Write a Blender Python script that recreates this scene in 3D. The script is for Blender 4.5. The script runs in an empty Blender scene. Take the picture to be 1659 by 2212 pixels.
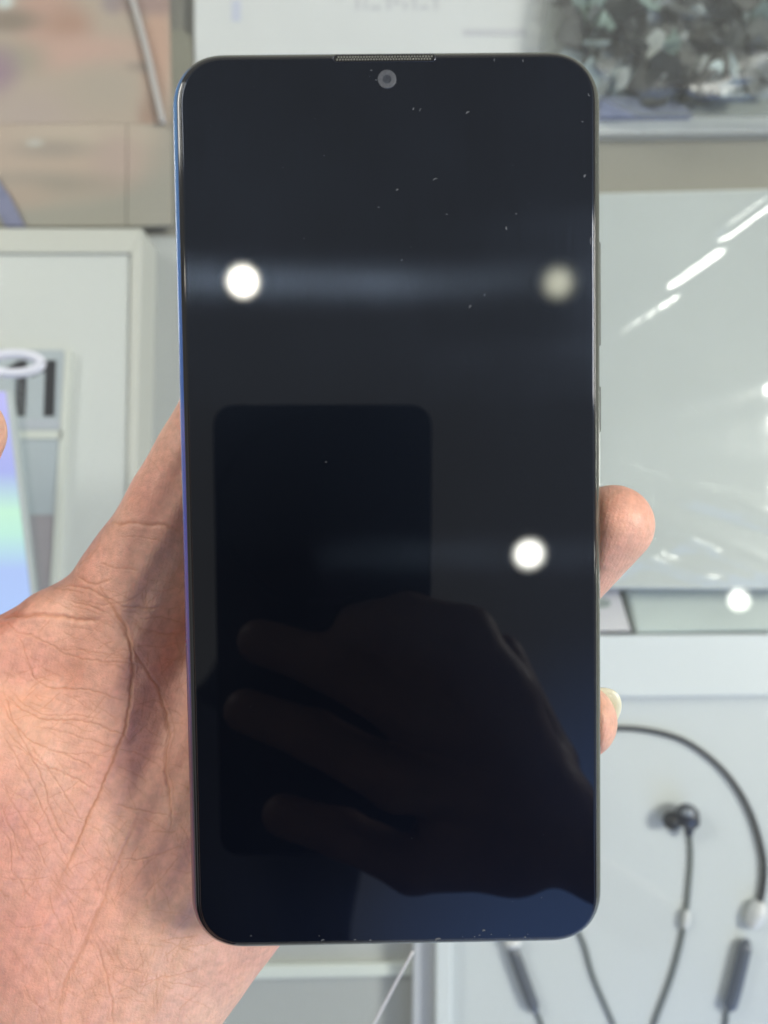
import bpy, bmesh, math, random
import numpy as np
from mathutils import Vector, Matrix

S = bpy.context.scene
COL = S.collection
# ------------------------------------------------------------------ camera
PITCH = math.radians(8.0)
CAM = np.array([0.0, -0.06, 0.43])
cp, sp = math.cos(PITCH), math.sin(PITCH)
RC = np.array([[1, 0, 0], [0, cp, -sp], [0, sp, cp]])          # camera axes -> world axes
cam_d = bpy.data.cameras.new('camera')
cam_d.sensor_fit = 'HORIZONTAL'
cam_d.sensor_width = 26.0
cam_d.lens = 26.0
cam_d.clip_start = 0.005
cam_d.clip_end = 50.0
cam = bpy.data.objects.new('camera', cam_d)
COL.objects.link(cam)
cam.location = CAM
cam.rotation_euler = (PITCH, 0, 0)
S.camera = cam
cam_d.dof.use_dof = True
cam_d.dof.focus_distance = 0.150
cam_d.dof.aperture_fstop = 11.8
cam_d.dof.aperture_blades = 0

# ------------------------------------------------------------------ room light seen by the glossy glass
w = bpy.data.worlds.new('World')
S.world = w
w.use_nodes = True
nt = w.node_tree
bg = nt.nodes['Background']
tc = nt.nodes.new('ShaderNodeTexCoord')
dt = nt.nodes.new('ShaderNodeVectorMath'); dt.operation = 'DOT_PRODUCT'
dt.inputs[1].default_value = tuple(Vector((0.42, -0.74, 0.55)).normalized())
mr = nt.nodes.new('ShaderNodeMapRange'); mr.interpolation_type = 'SMOOTHSTEP'
mr.inputs['From Min'].default_value = 0.84
mr.inputs['From Max'].default_value = 0.995
mx = nt.nodes.new('ShaderNodeMix'); mx.data_type = 'RGBA'
mx.inputs[6].default_value = (0.365, 0.365, 0.355, 1)
mx.inputs[7].default_value = (0.60, 1.02, 2.2, 1)
nt.links.new(tc.outputs['Generated'], dt.inputs[0])
nt.links.new(dt.outputs['Value'], mr.inputs['Value'])
nt.links.new(mr.outputs['Result'], mx.inputs[0])
nt.links.new(mx.outputs[2], bg.inputs['Color'])
bg.inputs['Strength'].default_value = 1.0

def area(name, loc, target, size, power, color):
    l = bpy.data.lights.new(name, 'AREA'); l.shape = 'RECTANGLE'; l.size, l.size_y = size
    l.energy = power; l.color = color
    o = bpy.data.objects.new(name, l); COL.objects.link(o)
    o.location = loc
    o.rotation_euler = (Vector(target) - Vector(loc)).to_track_quat('-Z', 'Y').to_euler()
    return o
area('ceiling_panel_light', (1.95, 0.25, 2.0), (0, 0, 0.2), (0.6, 0.6), 62, (1.0, 0.975, 0.90))
area('ceiling_panel_light', (-2.1, 1.2, 1.8), (0, 0, 0.1), (0.9, 0.6), 30, (1.0, 1.0, 0.96))
S.view_settings.view_transform = 'Standard'
S.view_settings.look = 'None'
S.view_settings.exposure = 0.0
S.view_settings.gamma = 1.0
S.cycles.max_bounces = 8
S.cycles.transparent_max_bounces = 16

# ------------------------------------------------------------------ picture -> place helpers (photo measured at 1659 x 2212)
F, CX, CY = 1659.0, 829.5, 1106.0
def ray(u, v): return RC @ np.array([(u - CX) / F, -(v - CY) / F, -1.0])
def W(u, v, d): return CAM + ray(u, v) * d
def CS(u, v, d): return np.array([(u - CX) / F * d, -(v - CY) / F * d, -d])      # camera space
def G(u, v, z=0.0):
    r = ray(u, v); return CAM + r * ((z - CAM[2]) / r[2])
def G2(u, v, z=0.0):
    p = G(u, v, z); return (float(p[0]), float(p[1]))

# ------------------------------------------------------------------ materials
def mat(name, color=(.8, .8, .8), rough=.5, metal=0.0, spec=.5, coat=0.0, trans=0.0, ior=1.5, emis=None, estr=0.0, noise=0.0, nscale=60.0, bump=0.0, bscale=400.0):
    m = bpy.data.materials.new(name); m.use_nodes = True
    t = m.node_tree; b = t.nodes['Principled BSDF']
    b.inputs['Base Color'].default_value = (*color, 1)
    b.inputs['Roughness'].default_value = rough
    b.inputs['Metallic'].default_value = metal
    b.inputs['Specular IOR Level'].default_value = spec
    b.inputs['IOR'].default_value = ior
    b.inputs['Coat Weight'].default_value = coat
    b.inputs['Transmission Weight'].default_value = trans
    if emis:
        b.inputs['Emission Color'].default_value = (*emis, 1); b.inputs['Emission Strength'].default_value = estr
    tcn = t.nodes.new('ShaderNodeTexCoord')
    if noise:
        n = t.nodes.new('ShaderNodeTexNoise'); n.inputs['Scale'].default_value = nscale; n.inputs['Detail'].default_value = 4
        t.links.new(tcn.outputs['Object'], n.inputs['Vector'])
        r = t.nodes.new('ShaderNodeValToRGB')
        lo = tuple(max(0, c * (1 - noise)) for c in color); hi = tuple(min(1, c * (1 + noise)) for c in color)
        r.color_ramp.elements[0].position = .3; r.color_ramp.elements[1].position = .7
        r.color_ramp.elements[0].color = (*lo, 1); r.color_ramp.elements[1].color = (*hi, 1)
        t.links.new(n.outputs['Fac'], r.inputs['Fac']); t.links.new(r.outputs['Color'], b.inputs['Base Color'])
    if bump:
        n2 = t.nodes.new('ShaderNodeTexNoise'); n2.inputs['Scale'].default_value = bscale; n2.inputs['Detail'].default_value = 3
        t.links.new(tcn.outputs['Object'], n2.inputs['Vector'])
        bu = t.nodes.new('ShaderNodeBump'); bu.inputs['Strength'].default_value = bump; bu.inputs['Distance'].default_value = .001
        t.links.new(n2.outputs['Fac'], bu.inputs['Height']); t.links.new(bu.outputs['Normal'], b.inputs['Normal'])
    return m

def film_mat(name, tint=(1, 1, 1), rough=.05, ior=1.45, extra=0.0, bump=0.0, bscale=60.0):
    """thin clear plastic or glass: what is behind shows, the surface mirrors by Fresnel"""
    m = bpy.data.materials.new(name); m.use_nodes = True
    t = m.node_tree; t.nodes.clear()
    o = t.nodes.new('ShaderNodeOutputMaterial'); mix = t.nodes.new('ShaderNodeMixShader')
    tr = t.nodes.new('ShaderNodeBsdfTransparent'); tr.inputs[0].default_value = (*tint, 1)
    gl = t.nodes.new('ShaderNodeBsdfGlossy'); gl.inputs['Roughness'].default_value = rough
    fr = t.nodes.new('ShaderNodeFresnel'); fr.inputs['IOR'].default_value = ior
    ad = t.nodes.new('ShaderNodeMath'); ad.operation = 'ADD'; ad.inputs[1].default_value = extra; ad.use_clamp = True
    ge = t.nodes.new('ShaderNodeNewGeometry'); mi = t.nodes.new('ShaderNodeMix'); mi.inputs[2].default_value = ior; mi.inputs[3].default_value = 1 / ior
    t.links.new(ge.outputs['Backfacing'], mi.inputs[0]); t.links.new(mi.outputs[0], fr.inputs['IOR'])
    t.links.new(fr.outputs[0], ad.inputs[0]); t.links.new(ad.outputs[0], mix.inputs[0])
    t.links.new(tr.outputs[0], mix.inputs[1]); t.links.new(gl.outputs[0], mix.inputs[2]); t.links.new(mix.outputs[0], o.inputs[0])
    if bump:
        tcn = t.nodes.new('ShaderNodeTexCoord')
        n2 = t.nodes.new('ShaderNodeTexNoise'); n2.inputs['Scale'].default_value = bscale; n2.inputs['Detail'].default_value = 3
        t.links.new(tcn.outputs['Object'], n2.inputs['Vector'])
        bu = t.nodes.new('ShaderNodeBump'); bu.inputs['Strength'].default_value = bump; bu.inputs['Distance'].default_value = .004
        t.links.new(n2.outputs['Fac'], bu.inputs['Height'])
        t.links.new(bu.outputs['Normal'], gl.inputs['Normal']); t.links.new(bu.outputs['Normal'], fr.inputs['Normal'])
    return m

# ------------------------------------------------------------------ object helpers
def tag(o, label=None, cat=None, group=None, kind=None):
    if label: o['label'] = label
    if cat: o['category'] = cat
    if group: o['group'] = group
    if kind: o['kind'] = kind
    return o
def empty(name, loc=(0, 0, 0)):
    o = bpy.data.objects.new(name, None); COL.objects.link(o); o.location = loc; o.empty_display_size = .01
    return o
def obj(name, me, m=None, parent=None, smooth=False, world=None):
    if isinstance(me, bmesh.types.BMesh):
        bm = me; me = bpy.data.meshes.new(name); bmesh.ops.recalc_face_normals(bm, faces=bm.faces[:]); bm.to_mesh(me); bm.free()
    o = bpy.data.objects.new(name, me); COL.objects.link(o)
    if m:
        for k in (m if isinstance(m, (list, tuple)) else [m]): me.materials.append(k)
    if smooth:
        for p in me.polygons: p.use_smooth = True
    if parent:
        o.parent = parent
        b = parent; off = Vector((0, 0, 0))
        while b: off += b.location; b = b.parent
        o.matrix_parent_inverse = Matrix.Translation(-off)
    if world is not None: o.matrix_world = world
    return o
def mesh_from(name, verts, faces):
    me = bpy.data.meshes.new(name); me.from_pydata([tuple(map(float, v)) for v in verts], [], faces); me.update(); return me
def box_bm(x0, x1, y0, y1, z0, z1, bev=0.0, seg=2):
    bm = bmesh.new()
    vs = [bm.verts.new(p) for p in ((x0, y0, z0), (x1, y0, z0), (x1, y1, z0), (x0, y1, z0), (x0, y0, z1), (x1, y0, z1), (x1, y1, z1), (x0, y1, z1))]
    for f in ((3, 2, 1, 0), (4, 5, 6, 7), (0, 1, 5, 4), (1, 2, 6, 5), (2, 3, 7, 6), (3, 0, 4, 7)): bm.faces.new([vs[i] for i in f])
    if bev: bmesh.ops.bevel(bm, geom=bm.edges[:], offset=bev, segments=seg, affect='EDGES', profile=.5)
    return bm
def prism_bm(top, z0, z1, bev=0.0):
    """upright prism over a polygon of (x, y)"""
    bm = bmesh.new()
    a = [bm.verts.new((x, y, z0)) for x, y in top]; b = [bm.verts.new((x, y, z1)) for x, y in top]
    n = len(top)
    bm.faces.new(b); bm.faces.new(a[::-1])
    for i in range(n): bm.faces.new((a[i], a[(i + 1) % n], b[(i + 1) % n], b[i]))
    if bev:
        es = [e for e in bm.edges if all(abs(v.co.z - z1) < 1e-9 for v in e.verts)]
        bmesh.ops.bevel(bm, geom=es, offset=bev, segments=2, affect='EDGES', profile=.5)
    return bm
def quad_px(pts, z): return [G2(u, v, z) for u, v in pts]
def spline(P, n=12):
    P = [np.array(p, float) for p in P]; out = []
    Q = [2 * P[0] - P[1]] + P + [2 * P[-1] - P[-2]]
    for i in range(1, len(Q) - 2):
        for k in range(n):
            t = k / n
            out.append(.5 * ((2 * Q[i]) + (-Q[i - 1] + Q[i + 1]) * t + (2 * Q[i - 1] - 5 * Q[i] + 4 * Q[i + 1] - Q[i + 2]) * t * t + (-Q[i - 1] + 3 * Q[i] - 3 * Q[i + 1] + Q[i + 2]) * t ** 3))
    out.append(P[-1]); return out
def tube_bm(path, rad, seg=10, cap=True):
    bm = bmesh.new(); rings = []; n = len(path)
    rads = rad if hasattr(rad, '__len__') else [rad] * n
    up = np.array([0, 0, 1.0])
    for i, p in enumerate(path):
        t = path[min(i + 1, n - 1)] - path[max(i - 1, 0)]; t = t / np.linalg.norm(t)
        a = np.cross(t, up)
        if np.linalg.norm(a) < 1e-4: a = np.cross(t, np.array([0, 1.0, 0]))
        a /= np.linalg.norm(a); b = np.cross(a, t)
        rings.append([bm.verts.new(p + rads[i] * (math.cos(k * 2 * math.pi / seg) * a + math.sin(k * 2 * math.pi / seg) * b)) for k in range(seg)])
    for i in range(n - 1):
        for k in range(seg): bm.faces.new((rings[i][k], rings[i][(k + 1) % seg], rings[i + 1][(k + 1) % seg], rings[i + 1][k]))
    if cap: bm.faces.new(rings[0][::-1]); bm.faces.new(rings[-1])
    return bm
def rrect(hw, hh, r, inset=0.0, seg=14, pw=2.25):
    """rounded rectangle outline, corners a little squarer than a circle"""
    hw, hh, r = hw - inset, hh - inset, max(r - inset, 1e-5); out = []
    for sx, sy, a0 in ((1, 1, 0), (-1, 1, 90), (-1, -1, 180), (1, -1, 270)):
        for k in range(seg + 1):
            a = math.radians(a0 + 90 * k / seg); c, s = math.cos(a), math.sin(a)
            q = (abs(c) ** pw + abs(s) ** pw) ** (-1 / pw)
            out.append((sx * (hw - r) + r * c * q, sy * (hh - r) + r * s * q))
    return out
def loft_bm(loops, cap0=True, cap1=True):
    """loops: list of (outline, z)"""
    bm = bmesh.new(); L = [[bm.verts.new((x, y, z)) for x, y in o] for o, z in loops]; n = len(L[0])
    for i in range(len(L) - 1):
        for k in range(n): bm.faces.new((L[i][k], L[i][(k + 1) % n], L[i + 1][(k + 1) % n], L[i + 1][k]))
    if cap0: bm.faces.new(L[0])
    if cap1: bm.faces.new(L[-1][::-1])
    return bm

# ================================================================== SETTING: shelf under a glass counter top
m_shelf = mat('shelf_laminate', (.30, .29, .25), .45, noise=.05, nscale=14)
m_liner = mat('shelf_liner', (.43, .445, .43), .5, noise=.04, nscale=9)
sh = obj('display_shelf', box_bm(-.9, .9, -.7, .9, -.02, 0), m_shelf); tag(sh, kind='structure')
y_l = G2(350, 513)[1]
ln = obj('shelf_liner', box_bm(-.85, .85, -.65, y_l, .0005, .002), m_liner); tag(ln, kind='structure')
m_glass = film_mat('counter_glass', (.985, .995, .99), .0, 1.5)
gp = obj('glass_top', box_bm(-.8, .8, -.6, .8, .165, .171), m_glass); tag(gp, kind='structure')

# ================================================================== THINGS ON THE SHELF
m_white = mat('white_card', (.66, .67, .65), .45, noise=.02, nscale=20)
m_white2 = mat('white_plastic', (.74, .75, .76), .3, noise=.02, nscale=20)
m_offw = mat('cream_frame', (.60, .60, .54), .4)

# --- white back box
zb = .008
t = empty('white_box', (*G2(800, 100), 0))
bb = obj('box_body', prism_bm(quad_px([(418, 296), (1900, 282), (1900, -400), (418, -400)], zb), .0005, zb, .0015), m_white, t)
m_print = mat('pale_blue_print', (.56, .58, .67), .5)
m_print2 = mat('pale_grey_print', (.55, .55, .56), .5)
for (a, b, c, d, mm) in ((292, 20, 312, 70, m_print), (500, 0, 520, 45, m_print), (560, 120, 720, 150, m_print), (1000, 62, 1135, 76, m_print2), (768, -8, 776, 20, m_print2), (786, -2, 792, 20, m_print2), (800, 13, 822, 20, m_print2), (836, -12, 843, 20, m_print2), (848, 0, 866, 7, m_print2), (872, 4, 879, 20, m_print2), (892, -10, 899, 20, m_print2), (906, 12, 926, 19, m_print2), (938, -4, 945, 20, m_print2)):
    if a < 420: continue
    o = obj('printed_mark', prism_bm(quad_px([(a, d), (c, d), (c, b), (a, b)], zb + .0004), zb - .0004, zb + .0004), mm, t)
tag(t, 'white box at the back edge with pale printed marks above the held phone', 'box')

def blob_mat(name, base, blobs, rough=.45, grain=.03):
    """painted reflection: soft-edged ellipses of colour over a base colour; blobs = (u, v, ru, rv, colour, softness, z)"""
    m = mat(name, base, rough); t = m.node_tree; b = t.nodes['Principled BSDF']
    tcn = t.nodes.new('ShaderNodeTexCoord'); prev = None
    for (u, v, ru, rv, c, soft, z) in blobs:
        p = G(u, v, z); px = abs(G(u + 1, v, z)[0] - p[0])
        mp = t.nodes.new('ShaderNodeMapping'); mp.vector_type = 'TEXTURE'
        mp.inputs['Location'].default_value = (float(p[0]), float(p[1]), float(z)); mp.inputs['Scale'].default_value = (ru * px, rv * px, 1)
        ln_ = t.nodes.new('ShaderNodeVectorMath'); ln_.operation = 'LENGTH'
        r = t.nodes.new('ShaderNodeMapRange'); r.interpolation_type = 'SMOOTHSTEP'
        r.inputs['From Min'].default_value = 1 + soft; r.inputs['From Max'].default_value = max(0, 1 - soft)
        x = t.nodes.new('ShaderNodeMix'); x.data_type = 'RGBA'; x.inputs[7].default_value = (*c, 1); x.inputs[6].default_value = (*base, 1)
        t.links.new(tcn.outputs['Object'], mp.inputs['Vector']); t.links.new(mp.outputs[0], ln_.inputs[0]); t.links.new(ln_.outputs['Value'], r.inputs['Value'])
        t.links.new(r.outputs['Result'], x.inputs[0])
        if prev: t.links.new(prev, x.inputs[6])
        prev = x.outputs[2]
    t.links.new(prev, b.inputs['Base Color'])
    return m

# --- skin toned face reflection painted on flat sheets, top left
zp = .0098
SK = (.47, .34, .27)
m_refl = blob_mat('reflection_paint', (.46, .37, .295), [
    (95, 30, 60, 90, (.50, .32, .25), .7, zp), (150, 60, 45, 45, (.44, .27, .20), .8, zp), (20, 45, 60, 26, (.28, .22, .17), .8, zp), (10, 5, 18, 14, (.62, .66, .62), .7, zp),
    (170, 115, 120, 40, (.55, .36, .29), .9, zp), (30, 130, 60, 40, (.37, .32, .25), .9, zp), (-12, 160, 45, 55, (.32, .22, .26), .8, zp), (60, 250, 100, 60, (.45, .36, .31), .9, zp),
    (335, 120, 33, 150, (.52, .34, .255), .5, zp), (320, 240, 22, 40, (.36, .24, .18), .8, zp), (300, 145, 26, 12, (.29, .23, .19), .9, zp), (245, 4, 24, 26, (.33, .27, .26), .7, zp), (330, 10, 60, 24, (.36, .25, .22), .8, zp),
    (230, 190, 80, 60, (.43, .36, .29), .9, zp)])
t = empty('painted_reflection', (*G2(180, 150, 0), 0))
obj('reflection_sheet', prism_bm(quad_px([(-500, 266), (372, 267), (366, -10), (372, -400), (-500, -400)], zp), zp - .0002, zp), m_refl, t)
tag(t, 'tan and pink reflection painted on a flat sheet in the top left corner', 'painted_reflection')
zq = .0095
m_refl2 = blob_mat('face_paint', (.33, .31, .26), [
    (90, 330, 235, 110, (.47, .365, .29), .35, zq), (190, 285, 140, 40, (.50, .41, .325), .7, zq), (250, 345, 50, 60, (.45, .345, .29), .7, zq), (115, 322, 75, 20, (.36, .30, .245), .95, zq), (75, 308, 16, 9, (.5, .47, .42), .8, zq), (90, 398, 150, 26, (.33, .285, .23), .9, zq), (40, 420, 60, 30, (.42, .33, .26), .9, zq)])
t = empty('face_reflection', (*G2(180, 380, 0), 0))
obj('reflection_sheet', prism_bm(quad_px([(-500, 488), (272, 488), (274, 260), (-500, 255)], zq), zq - .003, zq), m_refl2, t)
obj('reflection_margin', prism_bm(quad_px([(274.2, 488), (372, 486), (372, 258), (275.8, 258)], zq), zq - .003, zq), m_refl2, t)
tag(t, 'faded face reflection with a dark eye, painted on a sheet below the pink one, at left', 'painted_reflection')
# rounded olive piece painted dark for the shadow beside the reflected face
m_olive = mat('olive_shade', (.23, .22, .17), .5, noise=.05, nscale=30)
o = obj('olive_shadow', prism_bm([G2(u, v, .0094) for u, v in ((300, 262), (398, 256), (412, 200), (418, 120), (412, 78), (394, 62), (368, 66), (300, 70))],   .0082, .0094, .0003), m_olive)
tag(o, 'dark olive rounded shape painted as shadow between the reflection and the white box', 'painted_shadow')
# lanyard strip
m_lan = mat('blue_ribbon', (.21, .22, .34), .7, noise=.15, nscale=200)
o = obj('ribbon', prism_bm(quad_px([(10, 488), (52, 488), (18, 420), (-40, 340), (-70, 340)], .013), .010, .013, .0005), m_lan)
tag(o, 'grey blue woven ribbon strip above the white framed stand', 'ribbon')

# --- white framed price stand at the left
def bars(name, rects, z0, z1, m, parent, bev=.0008):
    for r in rects: obj(name, prism_bm(quad_px(r, z1), z0, z1, bev), m, parent)
t = empty('framed_stand', (*G2(60, 900, 0), 0))
zf = .030
m_stand = mat('stand_white', (.64, .66, .63), .35, noise=.015, nscale=12)
obj('panel', prism_bm(quad_px([(-500, 1750), (266, 1750), (281, 546), (-500, 540)], zf - .0025), .0022, zf - .0025), m_stand, t)
bars('frame_bar', [[(-500, 546), (282, 546), (307, 493), (-500, 490)], [(262, 1750), (276, 1750), (307, 493), (282, 546)]], .0022, zf, m_offw, t)
zc = .0318
m_win = mat('window_print', (.45, .50, .53), .35, noise=.03, nscale=30)
m_mauve = mat('mauve_print', (.36, .33, .35), .4, noise=.04, nscale=30)
m_strip = mat('cream_strip', (.66, .68, .62), .35)
obj('price_window', prism_bm(quad_px([(-200, 933), (133, 933), (139, 756), (-200, 752)], zc - .0010), zf - .0022, zc - .0010), m_win, t)
obj('lower_window', prism_bm(quad_px([(-200, 1112), (122, 1112), (133, 945), (-200, 945)], zc - .0010), zf - .0022, zc - .0010), m_win, t)
obj('base_window', prism_bm(quad_px([(-200, 1420), (98, 1420), (122, 1112.5), (-200, 1112.5)], zc - .0010), zf - .0022, zc - .0010), m_mauve, t)
m_hd = mat('header_print', (.47, .50, .55), .4)
obj('header_strip', prism_bm(quad_px([(0, 927), (128, 927), (129, 905), (0, 905)], zc - .0006), zc - .0012, zc - .0006), m_hd, t)
bars('window_bar', [[(98, 1420), (112, 1420), (153, 756), (140, 756)], [(-200, 948), (132, 948), (134, 930), (-200, 930)]], zf - .0022, zc, m_strip, t)
m_ink = mat('black_ink', (.012, .012, .018), .6)
def digit_one(u, v0, v1, wd, lean):
    h = v1 - v0
    P = [(u, v1), (u + wd, v1), (u + wd + lean, v0), (u + lean + wd * .25, v0), (u + lean - wd * 1.35, v0 + h * .17), (u + lean - wd * 1.35, v0 + h * .30), (u + lean * .8, v0 + h * .19)]
    obj('digit', prism_bm([G2(a, b, zc - .0006) for a, b in P], zc - .0012, zc - .0006), m_ink, t)
digit_one(94, 778, 899, 23, 4); digit_one(32, 778, 899, 22, 4)
tag(t, 'white framed stand with price number 11 in a grey window', 'price stand')

# --- lit display phone in clear holder, left edge
t = empty('lit_display_phone', (*G2(-40, 1100, 0), 0))
m_scr = bpy.data.materials.new('lit_screen'); m_scr.use_nodes = True
n_ = m_scr.node_tree; b_ = n_.nodes['Principled BSDF']; tcn = n_.nodes.new('ShaderNodeTexCoord'); sx = n_.nodes.new('ShaderNodeSeparateXYZ')
ra = n_.nodes.new('ShaderNodeValToRGB'); mrr = n_.nodes.new('ShaderNodeMapRange')
ya, yb = G2(0, 1330, .085)[1], G2(0, 850, .085)[1]
mrr.inputs['From Min'].default_value = ya; mrr.inputs['From Max'].default_value = yb
while len(ra.color_ramp.elements) < 6: ra.color_ramp.elements.new(.5)
for e, (p_, c_) in zip(ra.color_ramp.elements, ((0, (.42, .57, .95)), (.20, (.42, .55, .92)), (.36, (.52, .84, .72)), (.46, (.56, .88, .68)), (.64, (.40, .44, .86)), (1, (.52, .50, .93)))):
    e.position = p_; e.color = (*c_, 1)
n_.links.new(tcn.outputs['Object'], sx.inputs[0]); n_.links.new(sx.outputs['Y'], mrr.inputs['Value']); n_.links.new(mrr.outputs[0], ra.inputs['Fac'])
n_.links.new(ra.outputs['Color'], b_.inputs['Emission Color']); b_.inputs['Emission Strength'].default_value = 1.1
b_.inputs['Base Color'].default_value = (.02, .02, .02, 1); b_.inputs['Roughness'].default_value = .15
zs = .085
obj('screen', prism_bm(quad_px([(-300, 1430), (82, 1430), (10, 846), (-300, 846)], zs), zs - .001, zs), m_scr, t)
m_alu = mat('grey_rim', (.62, .67, .68), .25, .1)
obj('rim', prism_bm(quad_px([(86, 1430), (93, 1430), (21, 842), (12, 842)], zs + .001), zs - .003, zs + .001, .0005), m_alu, t)
m_acr = mat('acrylic', (.62, .68, .70), .1, coat=.5)
obj('body', prism_bm(quad_px([(-300, 1430), (84, 1430), (12, 844), (-300, 844)], zs - .0012), zs - .003, zs - .0012), m_acr, t)
tag(t, 'lit phone screen glowing lavender and green at the left edge', 'display phone')
t2 = obj('clear_edge_strip', prism_bm(quad_px([(95, 1430), (104, 1430), (40, 815), (24, 815)], zs), zs - .003, zs, .001), film_mat('acrylic_film', (.95, .97, .975), .05, 1.5, .04))
tag(t2, 'clear acrylic holder edge running beside the lit phone screen', 'phone holder')
# glowing white ring label
c0 = np.array([*G2(30, 785, .10), .10]); pxs = abs(G(31, 785, .10)[0] - c0[0])
ringp = [c0 + np.array([math.cos(a) * 59 * pxs, math.sin(a) * 22 * pxs, 0]) for a in np.linspace(0, 2 * math.pi, 49)]
bm = tube_bm(ringp, .0022, 10, cap=False)
o = obj('ring_tag', bm, mat('ring_white', (.86, .86, .97), .25), smooth=True); tag(o, 'white oval plastic ring hanging over the price number', 'ring')
bmr = bmesh.new()

# --- wrapped white box at the right
t = empty('wrapped_box', (*G2(1500, 850, 0), 0))
zw = .050
m_wb = mat('wrapped_white', (.56, .59, .57), .4, noise=.03, nscale=14)
obj('box_body', prism_bm(quad_px([(1000, 1268), (2000, 1276), (2000, 398), (1000, 424)], zw), .0022, zw, .001), m_wb, t)
m_wrap = film_mat('cling_wrap', (.965, .975, .97), .16, 1.38, .05, bump=.2, bscale=38)
rng = random.Random(4)
bm = bmesh.new(); NX, NY = 60, 60
P0, P1, P2, P3 = [np.array([*G2(u, v, zw), zw]) for u, v in ((1010, 1262), (1990, 1270), (1990, 404), (1010, 430))]
def folds(u, v):
    h = 0
    for (pu, pv, qu, qv, wd, am) in FOLD:
        dx, dy = qu - pu, qv - pv; L2 = dx * dx + dy * dy
        s_ = ((u - pu) * dx + (v - pv) * dy) / L2
        d = abs((u - pu) * dy - (v - pv) * dx) / math.sqrt(L2)
        if -.05 < s_ < 1.05: h += am * math.exp(-(d / wd) ** 2) * min(1, max(0, s_ + .05) * 6) * min(1, max(0, 1.05 - s_) * 6)
    return h
FOLD = [(1290, 720, 1700, 380, 40, .0014), (1280, 640, 1560, 430, 30, .0012), (1330, 560, 1520, 420, 24, .0007), (1535, 522, 1720, 385, 10, .004), (1290, 980, 1700, 900, 60, .002), (1300, 745, 1470, 640, 9, .0009), (1420, 640, 1560, 540, 8, .0012), (1560, 1090, 1720, 1170, 8, .0028), (1500, 1215, 1640, 1262, 7, .0026), (1420, 1150, 1540, 1190, 7, .0018), (1350, 460, 1500, 425, 9, .0009), (1290, 1010, 1700, 1075, 50, .0015), (1380, 1130, 1800, 1300, 16, .003), (1450, 1080, 1800, 1180, 12, .0035), (1360, 1200, 1660, 1290, 10, .0035), (1290, 1250, 1500, 1170, 14, .002), (1420, 900, 1720, 820, 30, .002)]
NX, NY = 110, 130
gv = []
for j in range(NY + 1):
    for i in range(NX + 1):
        a, c = i / NX, j / NY
        p = (P0 * (1 - a) + P1 * a) * (1 - c) + (P3 * (1 - a) + P2 * a) * c
        uu, vv = 1010 + a * 980, 1266 - c * 850
        z = zw + .0012 + folds(uu, vv)
        e_ = min(a, 1 - a, c, 1 - c) * 40
        gv.append((p[0], p[1], z if e_ >= 1 else zw + .0006 + (z - zw - .0006) * e_))
gf = [(j * (NX + 1) + i, j * (NX + 1) + i + 1, (j + 1) * (NX + 1) + i + 1, (j + 1) * (NX + 1) + i) for j in range(NY) for i in range(NX)]
obj('cling_wrap', mesh_from('cling_wrap', gv, gf), m_wrap, t, smooth=True)
tag(t, 'flat white box in shiny creased cling wrap right of the held phone', 'box')

# --- price tag and clear case in the gap under it
t = empty('price_tag', (*G2(1320, 1320, 0), 0))
m_tag = mat('tag_card', (.60, .585, .585), .5)
obj('card', prism_bm(quad_px([(1150, 1366), (1364, 1364), (1336, 1275), (1318, 1262), (1150, 1262)], .030), .012, .030, .0006), m_tag, t)
px_ = abs(G(1309, 1303, .0305)[0] - G(1308, 1303, .0305)[0]); cc = G(1302, 1303, .0305)
obj('slot', prism_bm([(cc[0] + 18 * px_ * math.cos(a), cc[1] + 10 * px_ * math.sin(a)) for a in np.linspace(0, 2 * math.pi, 28)[:-1]], .0298, .0304), mat('slot_grey', (.27, .31, .28), .6), t)
tag(t, 'small white card with a dark slot beside the lower finger gap', 'tag')
t = empty('clear_case', (*G2(1550, 1320, 0), 0))
m_case = mat('case_green_grey', (.50, .56, .51), .35, noise=.08, nscale=20)
obj('case_body', prism_bm(quad_px([(1374, 1369), (1900, 1362), (1900, 1262), (1352, 1270)], .026), .0022, .026, .002), m_case, t)
tag(t, 'pale green grey glossy strip below the wrapped box', 'case')

# --- earphone tray bottom right
t = empty('earphone_box', (*G2(1350, 1850, 0), 0))
zt, zr = .020, .027
m_tray = mat('tray_blue_white', (.60, .635, .635), .4, noise=.02, nscale=10)
m_rim = mat('tray_rim', (.69, .73, .735), .35)
obj('tray_panel', prism_bm(quad_px([(960, 2600), (2000, 2600), (2000, 1490), (960, 1500)], zt), .0022, zt), m_tray, t)
obj('top_rim', prism_bm(quad_px([(944, 1513), (2000, 1500), (2000, 1366), (944, 1374)], zr), .0022, zr, .0012), m_rim, t)
obj('side_rim', prism_bm(quad_px([(938, 2600), (975, 2600), (978, 1513), (944, 1513)], zr), .0022, zr, .0012), m_rim, t)
obj('side_lip', prism_bm(quad_px([(886, 2600), (937.5, 2600), (943.5, 1500), (900, 1500)], .019), .0022, .019, .0012), mat('lip_lilac', (.56, .58, .62), .4), t)
tag(t, 'white earphone box with a raised rim at the lower right', 'box')

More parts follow.
